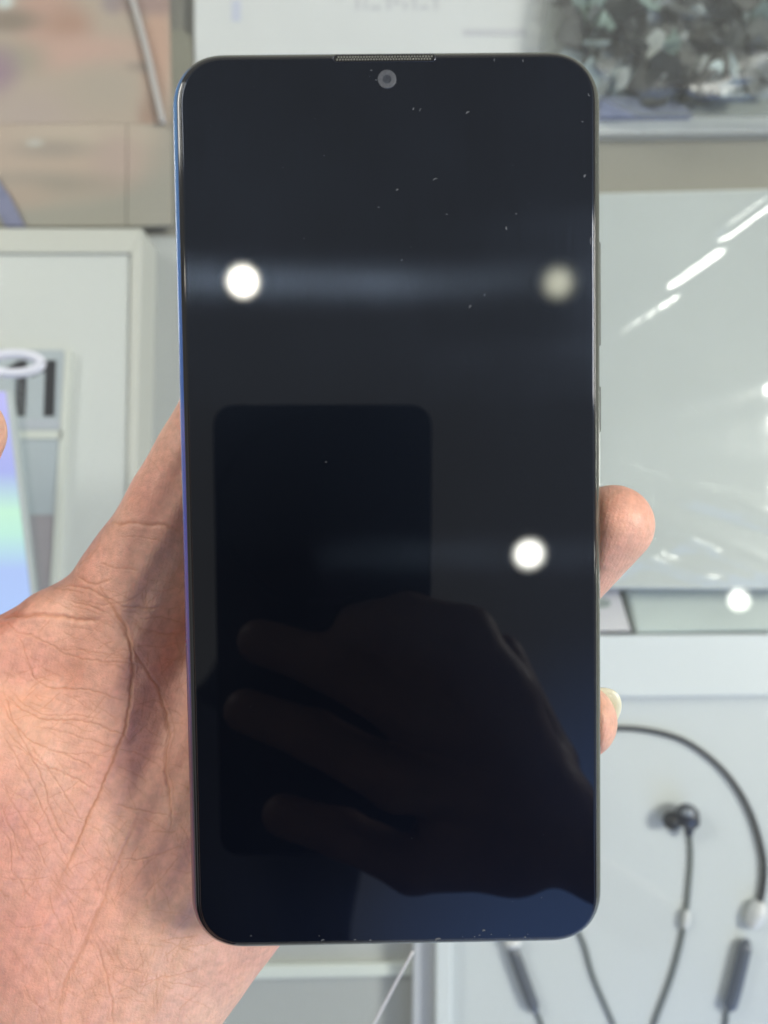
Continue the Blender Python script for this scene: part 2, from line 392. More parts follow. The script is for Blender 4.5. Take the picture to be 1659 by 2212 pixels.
def on(u, v, h): return G(u, v, zt + h)
t = empty('neckband_earphones', (*G2(1500, 1900, 0), 0))
m_blk = mat('black_rubber', (.02, .022, .026), .4)
m_bud = mat('bud_plastic', (.025, .03, .045), .18, coat=.5)
m_cab = mat('grey_cable', (.13, .15, .145), .45)
m_strap = mat('white_tie', (.74, .75, .75), .15, coat=.6)
hb = .0018
band = spline([(1080, 2030), (1050, 1900), (1070, 1760), (1150, 1640), (1250, 1585), (1340, 1573), (1430, 1584), (1500, 1612), (1570, 1672), (1620, 1752), (1649, 1850), (1648, 1920), (1634, 1975)], 8)
obj('neck_cord', tube_bm([on(u, v, hb) for u, v in band], .0013, 10), m_blk, t, smooth=True)
def module(P, r0):
    pts = spline([on(u, v, .0032) for u, v in P], 6); n = len(pts)
    obj('battery_module', tube_bm(pts, [r0 * (min(1, (i + .6) / 2.0) if i < n * .5 else min(1, .25 + (n - 1 - i) / (n * .16))) for i in range(n)], 14), mat('module_slate', (.10, .115, .14), .28, coat=.3), t, smooth=True)
module([(1614, 2028), (1600, 2090), (1585, 2150), (1572, 2186)], .0031)
module([(1104, 2040), (1122, 2090), (1140, 2140), (1160, 2192)], .0031)
for P in ([(1490, 1792), (1493, 1850), (1488, 1920), (1481, 1985), (1468, 2050), (1448, 2120), (1413, 2215), (1380, 2330)], [(1215, 1960), (1258, 2030), (1282, 2110), (1326, 2214), (1370, 2330)], [(1571, 2184), (1568, 2215), (1550, 2330)], [(1161, 2190), (1172, 2220), (1200, 2330)]):
    obj('cable', tube_bm([on(u, v, .0012) for u, v in spline(P, 8)], .0010, 8), m_cab, t, smooth=True)
def ball(parts, m, name):
    bm = bmesh.new()
    for (u, v, h, r, sc) in parts:
        ret = bmesh.ops.create_uvsphere(bm, u_segments=20, v_segments=12, radius=r)
        for q in ret['verts']:
            q.co = Vector((q.co.x * sc[0], q.co.y * sc[1], q.co.z * sc[2])) + Vector(on(u, v, h))
    return obj(name, bm, m, t, smooth=True)
eb = ball([(1484, 1763, .008, .0062, (1, 1, .9)), (1492, 1772, .008, .0046, (1, 1, .9)), (1488, 1789, .006, .0028, (.9, 1.6, .9))], m_bud, 'earbud')
ball([(1451, 1773, .006, .0046, (.95, 1.0, .9)), (1464, 1769, .007, .0034, (1, 1, .9))], m_blk, 'ear_tip')
ball([(1486, 1755, .0125, .0026, (1.3, .8, .6))], mat('bud_accent', (.2, .22, .25), .12, coat=1), 'bud_button')
for P, r in (([(1642, 1948), (1636, 1972), (1622, 2004)], .0046), ([(1485, 1967), (1483, 1985), (1479, 2006)], .0018), ([(1104, 2022), (1108, 2034), (1112, 2046)], .0046)):
    pts = spline([on(u, v, .003) for u, v in P], 6); n = len(pts)
    obj('white_tie', tube_bm(pts, [r * (.55 + .45 * math.sin(math.pi * (i + .5) / n)) for i in range(n)], 12), m_strap, t, smooth=True)
tag(t, 'black neckband earphones tied to the white box at lower right', 'earphones')

# --- bottom strip and threads
o = obj('divider_strip', prism_bm(quad_px([(300, 2122), (892, 2110), (892, 2080), (300, 2090)], .006), .0022, .006, .0012), mat('strip_pale', (.66, .70, .65), .4)); tag(o, 'pale ridge strip on the shelf below the phone', 'strip')
m_thr = mat('clear_thread', (.72, .73, .74), .25)
o = obj('thread', tube_bm([G(u, v, .172) for u, v in spline([(892, 2055), (850, 2132), (806, 2216), (770, 2290)], 6)], .0004, 8), m_thr, smooth=True); tag(o, 'thin clear thread slanting below the phone', 'thread')
o = obj('thread', tube_bm([G(u, v, .0130) for u, v in spline([(262, -60), (286, 0), (312, 90), (333, 180), (352, 266)], 6)], .0019, 8), mat('thread_grey', (.50, .47, .45), .3), smooth=True); tag(o, 'greyish white cord slanting across the pink painted reflection', 'cord')

# --- clear bag of shiny packets, top right
t = empty('clear_bag', (*G2(1450, 110, 0), 0))
rs = np.random.RandomState(7)
m_foil = []
for k, (c_, me_, ro_) in enumerate((((.72, .72, .71), .1, .45), ((.33, .33, .33), .5, .5), ((.07, .075, .08), .1, .5), ((.62, .70, .74), .1, .4), ((.44, .55, .50), .1, .5), ((.22, .21, .20), .2, .5))):
    m_foil.append(mat('foil', c_, ro_, me_, noise=.25, nscale=120, bump=.3, bscale=90))
bm = bmesh.new(); zb2 = zb
for k in range(330):
    u = rs.uniform(1195, 1760); v = rs.uniform(-170, 205)
    if v > 150 + 60 * (1 - ((u - 1480) / 250) ** 2): continue
    if u < 1200 + max(0, (v - 40)) * .45: continue
    z = zb + .004 + .016 * rs.rand(); c = G(u, v, z); r = rs.uniform(.006, .018)
    ax = rs.normal(size=3) * [.8, .8, 1]; ax[2] = abs(ax[2]) + .3; ax /= np.linalg.norm(ax)
    a = np.cross(ax, [math.cos(k * 2.4), math.sin(k * 2.4), .1]); a /= np.linalg.norm(a); b2 = np.cross(ax, a)
    n = rs.randint(4, 7); vs = [bm.verts.new(c + r * rs.uniform(.5, 1) * (math.cos(2 * math.pi * i / n) * a + .7 * math.sin(2 * math.pi * i / n) * b2) + ax * .0008) for i in range(n)]
    lo = [bm.verts.new(np.array(q.co) - ax * .0016) for q in vs]
    mi = int(rs.choice(6, p=(.14, .26, .24, .12, .06, .18)))
    fs = [bm.faces.new(vs), bm.faces.new(lo[::-1])] + [bm.faces.new((vs[i], lo[i], lo[(i + 1) % n], vs[(i + 1) % n])) for i in range(n)]
    for f in fs: f.material_index = mi
o = obj('foil_packets', bm, m_foil, t); o['kind'] = 'stuff'
# bag film: a low pillow with creases
LB = [(rs.uniform(1150, 1850), rs.uniform(-230, 260), rs.uniform(18, 75), rs.uniform(-.0022, .003), rs.uniform(0, 3.14), rs.uniform(1, 3.5)) for k in range(70)]
def lumps(u, v):
    h = 0
    for (a, b, r, am, an, el) in LB:
        dx, dy = u - a, v - b; x_, y_ = dx * math.cos(an) + dy * math.sin(an), (-dx * math.sin(an) + dy * math.cos(an)) * el
        q = (x_ * x_ + y_ * y_) / (r * r)
        if q < 6: h += am * math.exp(-q)
    return h
gv, gf, NX, NY = [], [], 90, 76
out_ = [(1165, 118), (1172, 88), (1185, 45), (1205, -10), (1230, -160)]
m_bag = film_mat('bag_film', (.72, .75, .73), .42, 1.4, .10, bump=.35, bscale=70)
for j in range(NY + 1):
    for i in range(NX + 1):
        a, c = i / NX, j / NY
        ul = 1165 + 50 * c ** 1.3; u = ul + (1850 - ul) * a; vb = 118 + 135 * min(1, a * 3.2) ** .7; v = vb + (-220 - vb) * c
        e_ = min(1, 5 * min(a, c) + .02); z = zb + .0012 + .030 * (1 - (1 - e_) ** 2) ** .5 + e_ * lumps(u, v)
        gv.append(G(u, v, z))
gf = [(j * (NX + 1) + i, j * (NX + 1) + i + 1, (j + 1) * (NX + 1) + i + 1, (j + 1) * (NX + 1) + i) for j in range(NY) for i in range(NX)]
obj('bag_film', mesh_from('bag_film', gv, gf), m_bag, t, smooth=True)
m_lbl = mat('bag_label_blue', (.42, .44, .60), .35, noise=.1, nscale=60)
obj('bag_label', prism_bm(quad_px([(1296, 248), (1500, 246), (1470, 222), (1400, 212), (1296, 205)], zb + .006), zb + .001, zb + .006, .0005), m_lbl, t)
tag(t, 'clear plastic bag of crumpled silver packets on the white back box', 'bag')

# ================================================================== CEILING DOWNLIGHTS (mirrored in the phone glass)
PHC = CS(846.87, 1100.91, .13701)
def R3(a, b, c):
    ca, sa, cb, sb, cc, sc = math.cos(a), math.sin(a), math.cos(b), math.sin(b), math.cos(c), math.sin(c)
    return np.array([[cc, -sc, 0], [sc, cc, 0], [0, 0, 1]]) @ np.array([[cb, 0, sb], [0, 1, 0], [-sb, 0, cb]]) @ np.array([[1, 0, 0], [0, ca, -sa], [0, sa, ca]])
PR = R3(.0414048, .0084281, .0138925)                   # phone axes -> camera axes
PN = PR[:, 2]
def mirror(p): return p - 2 * np.dot(p - PHC, PN) * PN   # camera space, across the phone glass
def toW(p): return CAM + RC @ p
def refl_at_height(u, v, zw_):
    r = CS(u, v, 1.0); s = np.dot(PHC, PN) / np.dot(r, PN); h = r * s
    d = r - 2 * np.dot(r, PN) * PN; hw, dw = toW(h), RC @ d
    k = (zw_ - hw[2]) / dw[2]; return hw + dw * k, s + k
m_ring = mat('lamp_housing', (.75, .75, .74), .4)
def downlight(pos, rad, L, color, label):
    t = empty('downlight', pos)
    bm = bmesh.new(); bmesh.ops.create_circle(bm, cap_ends=True, segments=48, radius=rad)
    for q in bm.verts: q.co += Vector(pos)
    m = bpy.data.materials.new('lamp_glow'); m.use_nodes = True; b = m.node_tree.nodes['Principled BSDF']
    b.inputs['Base Color'].default_value = (.8, .8, .8, 1); b.inputs['Emission Color'].default_value = (*color, 1); q = m.node_tree
    ge = q.nodes.new('ShaderNodeNewGeometry'); su = q.nodes.new('ShaderNodeVectorMath'); su.operation = 'DISTANCE'; su.inputs[1].default_value = pos
    fo = q.nodes.new('ShaderNodeMapRange'); fo.interpolation_type = 'SMOOTHSTEP'; fo.inputs['From Min'].default_value = rad; fo.inputs['From Max'].default_value = rad * .15; fo.inputs['To Min'].default_value = L * .06; fo.inputs['To Max'].default_value = L
    q.links.new(ge.outputs['Position'], su.inputs[0]); q.links.new(su.outputs['Value'], fo.inputs['Value']); q.links.new(fo.outputs[0], b.inputs['Emission Strength'])
    obj('diffuser', bm, m, t)
    bm = bmesh.new(); lo = []
    for (r_, z_) in ((rad * 1.01, .0), (rad * 1.06, -.006), (rad * 1.16, -.004), (rad * 1.18, .03), (rad * 1.01, .03)):
        lo.append([bm.verts.new((pos[0] + r_ * math.cos(a), pos[1] + r_ * math.sin(a), pos[2] + z_)) for a in np.linspace(0, 2 * math.pi, 49)[:-1]])
    for i in range(4):
        for k in range(48): bm.faces.new((lo[i][k], lo[i][(k + 1) % 48], lo[i + 1][(k + 1) % 48], lo[i + 1][k]))
    obj('housing', bm, m_ring, t, smooth=True)
    tag(t, label, 'ceiling lamp', 'ceiling downlights')
HZ = 2.2
for (u, v, rp, L, c, lb) in ((525, 608, 39, 200, (1, .96, .82), 'bright ceiling downlight mirrored at the left of the phone screen'), (1206, 611, 45, 15.0, (1, 1.0, .76), 'dim greenish ceiling downlight mirrored at the right of the screen'), (1143, 1197, 39, 110, (1, 1, .90), 'bright ceiling downlight mirrored in the middle right of the screen')):
    p, s = refl_at_height(u, v, HZ); downlight(tuple(p), rp / F * s * .99, L, c, lb)
# the one mirrored in the counter glass at right
r = ray(1598, 1296); h = CAM + r * ((.171 - CAM[2]) / r[2]); r2 = np.array([r[0], r[1], -r[2]]); k = (HZ - h[2]) / r2[2]
downlight(tuple(h + r2 * k), .036, 60, (1, 1, .9), 'ceiling downlight mirrored in the counter glass at the right')

# ================================================================== THE HELD PHONE
PW = np.eye(4); PW[:3, :3] = RC @ PR; PW[:3, 3] = toW(PHC)
PWM = Matrix(PW.tolist())
phone = empty('smartphone'); phone.matrix_world = PWM
def pobj(name, me, m, smooth=False, parent=None):
    o = obj(name, me, m, None, smooth); o.parent = parent or phone; return o
HW, HH, CR = .0380, .0808, .0098
mm = .001
# glossy case: rim black, side coloured blue fading to violet
m_case2 = bpy.data.materials.new('phone_side'); m_case2.use_nodes = True
n_ = m_case2.node_tree; b_ = n_.nodes['Principled BSDF']; tcn = n_.nodes.new('ShaderNodeTexCoord'); sx = n_.nodes.new('ShaderNodeSeparateXYZ')
n_.links.new(tcn.outputs['Object'], sx.inputs[0])
m1 = n_.nodes.new('ShaderNodeMapRange'); m1.inputs['From Min'].default_value = -.045; m1.inputs['From Max'].default_value = .07
ra = n_.nodes.new('ShaderNodeValToRGB'); ra.color_ramp.elements.new(.5)
for e, (p_, c_) in zip(ra.color_ramp.elements, ((0, (.035, .02, .09)), (.38, (.03, .10, .58)), (1, (.10, .30, .66)))): e.position = p_; e.color = (*c_, 1)
m2 = n_.nodes.new('ShaderNodeMapRange'); m2.inputs['From Min'].default_value = -.0366; m2.inputs['From Max'].default_value = -.034
mxc = n_.nodes.new('ShaderNodeMix'); mxc.data_type = 'RGBA'; mxc.inputs[7].default_value = (.09, .095, .07, 1)  # grey-green right side paints in what the glossy frame mirrors
n_.links.new(sx.outputs['Y'], m1.inputs['Value']); n_.links.new(m1.outputs[0], ra.inputs['Fac']); n_.links.new(sx.outputs['X'], m2.inputs['Value'])
n_.links.new(m2.outputs[0], mxc.inputs[0]); n_.links.new(ra.outputs['Color'], mxc.inputs[6]); n_.links.new(mxc.outputs[2], b_.inputs['Base Color'])
b_.inputs['Metallic'].default_value = .35; b_.inputs['Roughness'].default_value = .22; b_.inputs['Coat Weight'].default_value = .6
m_rimb = mat('black_rim', (.008, .008, .009), .08, coat=.5)
RR = lambda i: rrect(HW, HH, CR, i)
pobj('body', loft_bm([(RR(1.2 * mm), -.85 * mm), (RR(.7 * mm), -1.3 * mm), (RR(.25 * mm), -2.0 * mm), (RR(.04 * mm), -2.7 * mm), (RR(0), -3.3 * mm), (RR(.1 * mm), -5.2 * mm), (RR(.6 * mm), -6.9 * mm), (RR(1.6 * mm), -7.9 * mm), (RR(3.5 * mm), -8.3 * mm)], cap0=False), m_case2, True)
SH = lambda i, dx=.2: [(x + dx * mm, y) for x, y in RR(i * mm)]
pobj('rim', loft_bm([(SH(2.0), -.42 * mm), (SH(1.80), -.36 * mm), (SH(1.62), -.44 * mm), (SH(1.55), -.58 * mm), (SH(1.42, .1), -.62 * mm), (SH(1.26, 0), -.74 * mm), (SH(1.19, 0), -.87 * mm)], False, False), m_rimb, True)
# screen glass with rubbed smears
m_sc = bpy.data.materials.new('screen_glass'); m_sc.use_nodes = True
n_ = m_sc.node_tree; b_ = n_.nodes['Principled BSDF']; out_n = n_.nodes['Material Output']
b_.inputs['Base Color'].default_value = (.0012, .0015, .0028, 1); b_.inputs['Roughness'].default_value = .0; b_.inputs['IOR'].default_value = 1.43
gl = n_.nodes.new('ShaderNodeBsdfAnisotropic'); gl.distribution = 'BECKMANN'
gl.inputs['Color'].default_value = (.48, .64, 1, 1); gl.inputs['Roughness'].default_value = .19; gl.inputs['Anisotropy'].default_value = .77; gl.inputs['Rotation'].default_value = 0.25
tg = n_.nodes.new('ShaderNodeTangent'); tg.direction_type = 'UV_MAP'; tg.uv_map = 'UVMap'
n_.links.new(tg.outputs[0], gl.inputs['Tangent'])
tcn = n_.nodes.new('ShaderNodeTexCoord'); mp = n_.nodes.new('ShaderNodeMapping'); mp.inputs['Scale'].default_value = (1500, 70, 1)
nz = n_.nodes.new('ShaderNodeTexNoise'); nz.inputs['Scale'].default_value = 1.0; nz.inputs['Detail'].default_value = 3
n_.links.new(tcn.outputs['Object'], mp.inputs['Vector']); n_.links.new(mp.outputs[0], nz.inputs['Vector'])
cr = n_.nodes.new('ShaderNodeMapRange'); cr.inputs['From Min'].default_value = .35; cr.inputs['From Max'].default_value = .7; cr.inputs['To Min'].default_value = .65
n_.links.new(nz.outputs['Fac'], cr.inputs['Value'])
nz2 = n_.nodes.new('ShaderNodeTexNoise'); nz2.inputs['Scale'].default_value = 45; nz2.inputs['Detail'].default_value = 2; n_.links.new(tcn.outputs['Object'], nz2.inputs['Vector'])
cr2 = n_.nodes.new('ShaderNodeMapRange'); cr2.inputs['From Min'].default_value = .3; cr2.inputs['From Max'].default_value = .65; cr2.inputs['To Min'].default_value = .5
n_.links.new(nz2.outputs['Fac'], cr2.inputs['Value'])
mu = n_.nodes.new('ShaderNodeMath'); mu.operation = 'MULTIPLY'; n_.links.new(cr.outputs[0], mu.inputs[0]); n_.links.new(cr2.outputs[0], mu.inputs[1])
mu2 = n_.nodes.new('ShaderNodeMath'); mu2.operation = 'MULTIPLY'; mu2.inputs[1].default_value = .030; n_.links.new(mu.outputs[0], mu2.inputs[0])
sxy = n_.nodes.new('ShaderNodeSeparateXYZ'); n_.links.new(tcn.outputs['Object'], sxy.inputs[0])
ry = n_.nodes.new('ShaderNodeMapRange'); ry.interpolation_type = 'SMOOTHSTEP'; ry.inputs['From Min'].default_value = .0; ry.inputs['From Max'].default_value = .035; ry.inputs['To Min'].default_value = .2
n_.links.new(sxy.outputs['Y'], ry.inputs['Value'])
mu3 = n_.nodes.new('ShaderNodeMath'); mu3.operation = 'MULTIPLY'; n_.links.new(mu2.outputs[0], mu3.inputs[0]); n_.links.new(ry.outputs[0], mu3.inputs[1]); mu2 = mu3
ms = n_.nodes.new('ShaderNodeMixShader'); n_.links.new(mu2.outputs[0], ms.inputs[0]); n_.links.new(b_.outputs[0], ms.inputs[1]); n_.links.new(gl.outputs[0], ms.inputs[2])
hz = n_.nodes.new('ShaderNodeBsdfGlossy'); hz.inputs['Roughness'].default_value = .40; hz.inputs['Color'].default_value = (.48, .66, 1, 1)   # faint haze of the coated glass
ms2 = n_.nodes.new('ShaderNodeMixShader'); ms2.inputs[0].default_value = .012; n_.links.new(ms.outputs[0], ms2.inputs[1]); n_.links.new(hz.outputs[0], ms2.inputs[2]); n_.links.new(ms2.outputs[0], out_n.inputs[0])
bm = loft_bm([(SH(2.25), 0), (SH(2.12), -.03 * mm), (SH(2.02), -.10 * mm), (SH(1.97), -.22 * mm), (SH(1.95), -.44 * mm)], True, False)
uvl = bm.loops.layers.uv.new('UVMap')
for f in bm.faces:
    for l in f.loops: l[uvl].uv = (l.vert.co.x * 10 + .5, l.vert.co.y * 10 + .5)
scr = pobj('screen_glass', bm, m_sc)
for p in scr.data.polygons: p.use_smooth = len(p.vertices) < 10
# faint edge of the lit area
def frame_loop(name, o_in, o_out, z, m, parent):
    bm = bmesh.new(); a = [bm.verts.new((x, y, z)) for x, y in o_in]; b = [bm.verts.new((x, y, z)) for x, y in o_out]; n = len(a)
    for i in range(n): bm.faces.new((a[i], a[(i + 1) % n], b[(i + 1) % n], b[i]))
    return pobj(name, bm, m, parent=parent)
m_edge = mat('display_edge', (.006, .007, .010), .12)
# earpiece slot at the top edge
epx = (.5 * (727 + 943) - 846.87 + 5) * .137 / F
def stadium(cx_, cy_, L, H, n=10):
    out = []
    for k in range(n + 1): a = -math.pi / 2 + math.pi * k / n; out.append((cx_ + L / 2 - H / 2 + H / 2 * math.cos(a), cy_ + H / 2 * math.sin(a)))
    for k in range(n + 1): a = math.pi / 2 + math.pi * k / n; out.append((cx_ - L / 2 + H / 2 + H / 2 * math.cos(a), cy_ + H / 2 * math.sin(a)))
    return out
ecx, ecy, eL, eH = -.0003, HH - 2.1 * mm, 17.6 * mm, 1.12 * mm
ear = pobj('earpiece', loft_bm([(stadium(ecx, ecy, eL, eH), .06 * mm), (stadium(ecx, ecy, eL + .12 * mm, eH + .12 * mm), -.1 * mm), (stadium(ecx, ecy, eL + .14 * mm, eH + .14 * mm), -.7 * mm)], True, True), m_rimb)
lipm = mat('earpiece_lip', (.05, .055, .07), .3, .5)
bm = bmesh.new(); lo = [stadium(ecx, ecy, eL + .3 * mm, eH + .3 * mm), stadium(ecx, ecy, eL + .13 * mm, eH + .13 * mm)]
a = [bm.verts.new((x, y, .03 * mm)) for x, y in lo[0]]; b = [bm.verts.new((x, y, .07 * mm)) for x, y in lo[1]]
for i in range(len(a)): bm.faces.new((a[i], a[(i + 1) % len(a)], b[(i + 1) % len(a)], b[i]))
pobj('earpiece_lip', bm, lipm)
m_mesh = mat('grille_metal', (.30, .30, .26), .35, .7)
bm = bmesh.new(); ng = 34
for k in range(ng):
    for r_ in range(2):
        x = ecx + (k - (ng - 1) / 2) * .49 * mm + (r_ - .5) * .25 * mm; y = ecy + (r_ - .5) * .42 * mm
        ret = bmesh.ops.create_circle(bm, cap_ends=True, segments=8, radius=.175 * mm)
        for q in ret['verts']: q.co += Vector((x, y, .075 * mm))
g = pobj('grille', bm, m_mesh, parent=ear); g['kind'] = 'stuff'
# front camera
fc_w = refl = None
def on_phone(u, v, z=0.0):
    r = CS(u, v, 1.0); s = (np.dot(PHC, PN) + z) / np.dot(r, PN); q = PR.T @ (r * s - PHC); return q
fq = on_phone(836, 171)
fr_ = 19.5 * .137 / F
fcam = pobj('front_camera', loft_bm([([(fq[0] + r_ * math.cos(a), fq[1] + r_ * math.sin(a)) for a in np.linspace(0, 2 * math.pi, 41)[:-1]], z_) for r_, z_ in ((fr_ * .45, .02 * mm), (fr_ * .72, .05 * mm), (fr_ * .95, .05 * mm), (fr_, .01 * mm), (fr_, -.2 * mm))], False, False), mat('camera_ring', (.10, .105, .115), .35, .2, noise=.2, nscale=2500), True)
pobj('lens', loft_bm([([(fq[0] + r_ * math.cos(a), fq[1] + r_ * math.sin(a)) for a in np.linspace(0, 2 * math.pi, 33)[:-1]], z_) for r_, z_ in ((fr_ * .2, .035 * mm), (fr_ * .47, .022 * mm))], True, False), mat('lens_glass', (.035, .04, .05), .3, noise=.5, nscale=2500), True, fcam)
# side keys
for (v0, v1, nm) in ((512, 742, 'volume_button'), (830, 932, 'power_button')):
    y0, y1 = on_phone(1297, v1)[1], on_phone(1297, v0)[1]
    bm = box_bm(HW - .8 * mm, HW + .2 * mm, y0, y1, -4.8 * mm, -2.4 * mm, .3 * mm)
    pobj(nm, bm, mat('key_metal', (.07, .08, .07), .5, .3))
phone['label'] = 'black smartphone with dark glossy screen held upright in the left hand'; phone['category'] = 'phone'

# dust on the glass
rs = np.random.RandomState(3)
bm = bmesh.new()
D = [(1258, 263, 4, 1.3, 0), (1263, 380, 8, 2.4, 60), (858, 410, 6, 1.6, 40), (1094, 493, 9, 1.6, 100), (1010, 243, 10, 1.4, 35), (893, 235, 6, 1.3, 70), (908, 237, 8, .8, 60), (940, 387, 11, 1.3, 20), (818, 448, 4, 1, 0), (965, 463, 4, 1.2, 0), (1115, 462, 4, 1.2, 0), (1016, 662, 9, 1.8, 50), (1047, 637, 5, 1.2, 80), (868, 562, 5, 1, 30), (1045, 2010, 7, 2.0, 10), (800, 2031, 5, 1.4, 0), (767, 2030, 6, 1.2, 10), (945, 2029, 14, 2.2, 15), (1068, 130, 8, .9, 90), (1130, 131, 7, .9, 90), (802, 152, 4, 1.3, 0), (812, 173, 4, 1.1, 0), (1272, 205, 8, 1.2, 120), (704, 998, 4, 1.2, 0), (1276, 520, 20, .5, 90), (697, 2031, 10, 1.2, 20)]
for k in range(20): D.append((rs.uniform(420, 1270), rs.choice([rs.uniform(130, 700), rs.uniform(1500, 2030)]), rs.uniform(.8, 2.2), rs.uniform(.5, .9), rs.uniform(0, 180)))
for k in range(9): D.append((rs.uniform(480, 1230), 2036 - (rs.uniform(480, 1230) - 480) * 0 - rs.uniform(2, 10) - 8, rs.uniform(1.5, 5), rs.uniform(.7, 1.2), rs.uniform(-10, 20)))
for (u, v, L, wd, an) in D:
    c, s_ = math.cos(math.radians(an)), -math.sin(math.radians(an)); ring = []
    n = 9
    for k in range(n):
        a = 2 * math.pi * k / n; x, y = L * .5 * math.cos(a) * rs.uniform(.8, 1.2), wd * math.sin(a) * rs.uniform(.8, 1.2) + L * .08 * math.cos(2 * a)
        q = on_phone(u + x * c - y * s_, v + x * s_ + y * c); ring.append(q)
    top = bm.verts.new(np.mean(ring, 0) + [0, 0, .06 * mm]); vs = [bm.verts.new((q[0], q[1], .012 * mm)) for q in ring]
    for k in range(n): bm.faces.new((vs[k], vs[(k + 1) % n], top))
d_ = obj('dust', bm, mat('dust_grey', (.11, .115, .12), .8)); d_.matrix_world = PWM; tag(d_, 'tiny pale dust flecks scattered over the phone screen', 'dust', kind='stuff')

# ================================================================== HANDS
def sd_cap(P, a, b, ra_, rb_):
    ba = b - a; h = np.clip(((P - a) @ ba) / (ba @ ba), 0, 1)
    return np.linalg.norm(P - a - h[:, None] * ba, axis=1) - (ra_ + (rb_ - ra_) * h)
def smin(a, b, k):
    h = np.clip(.5 + .5 * (b - a) / k, 0, 1); return b + (a - b) * h - k * h * (1 - h)
def chain_sdf(chains, k_in=.003, k_out=.007, cut=None):
    """chains: lists of (point, radius); smooth union"""
    def f(P):
        d = None
        for ch in chains:
            kk = k_out; c = ch
            if isinstance(ch, tuple): kk, c = ch
            dc = None
            for (a, r0), (b, r1) in zip(c[:-1], c[1:]):
                x = sd_cap(P, a, b, r0, r1); dc = x if dc is None else smin(dc, x, k_in)
            d = dc if d is None else smin(d, dc, kk)
        if cut is not None:
            q = cut(P); d = -smin(-d, q, .0015)
        return d
    return f
def grad(f, P, e=2e-4):
    g = np.stack([f(P + np.eye(3)[i] * e) - f(P - np.eye(3)[i] * e) for i in range(3)], 1) / (2 * e)
    return g
def surface_nets(f, lo, hi, h):
    n = np.ceil((hi - lo) / h).astype(int) + 1
    ax = [lo[i] + h * np.arange(n[i]) for i in range(3)]
    V = np.empty(n, np.float32)
    Y, Z = np.meshgrid(ax[1], ax[2], indexing='ij'); base = np.stack([np.zeros(Y.size), Y.ravel(), Z.ravel()], 1)
    for i0 in range(0, n[0], 8):
        i1 = min(n[0], i0 + 8); P = np.repeat(base[None], i1 - i0, 0).copy(); P[:, :, 0] = ax[0][i0:i1, None]
        V[i0:i1] = f(P.reshape(-1, 3)).reshape(i1 - i0, n[1], n[2])
    ins = V < 0
    c = [V[dx:n[0] - 1 + dx, dy:n[1] - 1 + dy, dz:n[2] - 1 + dz] for dx in (0, 1) for dy in (0, 1) for dz in (0, 1)]
    cnt = sum((x < 0).astype(np.int8) for x in c); act = (cnt > 0) & (cnt < 8)
    idx = -np.ones(act.shape, int); idx[act] = np.arange(act.sum()); cells = np.argwhere(act)
    vals = np.stack([x[act] for x in c], 1); off = np.array([(dx, dy, dz) for dx in (0, 1) for dy in (0, 1) for dz in (0, 1)], float)
    acc = np.zeros((len(cells), 3)); wsum = np.zeros(len(cells))
    for i in range(8):
        for j in range(i + 1, 8):
            if np.abs(off[i] - off[j]).sum() != 1: continue
            a, b = vals[:, i], vals[:, j]; m = (a < 0) != (b < 0); t_ = np.where(m, a / np.where(m, a - b, 1), 0)
            acc += np.where(m[:, None], off[i] + t_[:, None] * (off[j] - off[i]), 0); wsum += m
    verts = lo + h * (cells + acc / wsum[:, None]); faces = []
    for d in range(3):
        sl0 = [slice(1, None)] * 3; sl0[d] = slice(0, -1); s1 = [slice(1, None)] * 3; s1[d] = slice(1, None)
        A, B = ins[tuple(slice(1, n[i] - 1) if i != d else slice(0, n[d] - 1) for i in range(3))], ins[tuple(slice(1, n[i] - 1) if i != d else slice(1, n[d]) for i in range(3))]
        e = np.argwhere(A != B); e_full = e + np.array([1 if i != d else 0 for i in range(3)]); sgn = A[A != B]
        u_, v_ = (d + 1) % 3, (d + 2) % 3; q = []
        for (du, dv) in ((-1, -1), (0, -1), (0, 0), (-1, 0)):
            k = e_full.copy(); k[:, u_] += du; k[:, v_] += dv; q.append(idx[k[:, 0], k[:, 1], k[:, 2]])
        q = np.stack(q, 1); q[~sgn] = q[~sgn][:, ::-1]; faces.append(q)
    return verts, np.concatenate(faces)
def phone_sdf(P, grow=.0001):
    q = (P - PHC) @ PR; x = np.abs(q[:, 0]) - (HW - .009); y = np.abs(q[:, 1]) - (HH - .009); z = np.abs(q[:, 2] + .0041) - (.0042 - .002)
    d2 = np.hypot(np.maximum(x, 0), np.maximum(y, 0)) + np.minimum(np.maximum(x, y), 0) - .007
    return np.hypot(np.maximum(d2, 0), np.maximum(z, 0)) + np.minimum(np.maximum(d2, z), 0) - .002 - grow
K = lambda u, v, d, r: (CS(u, v, d), r * .001)
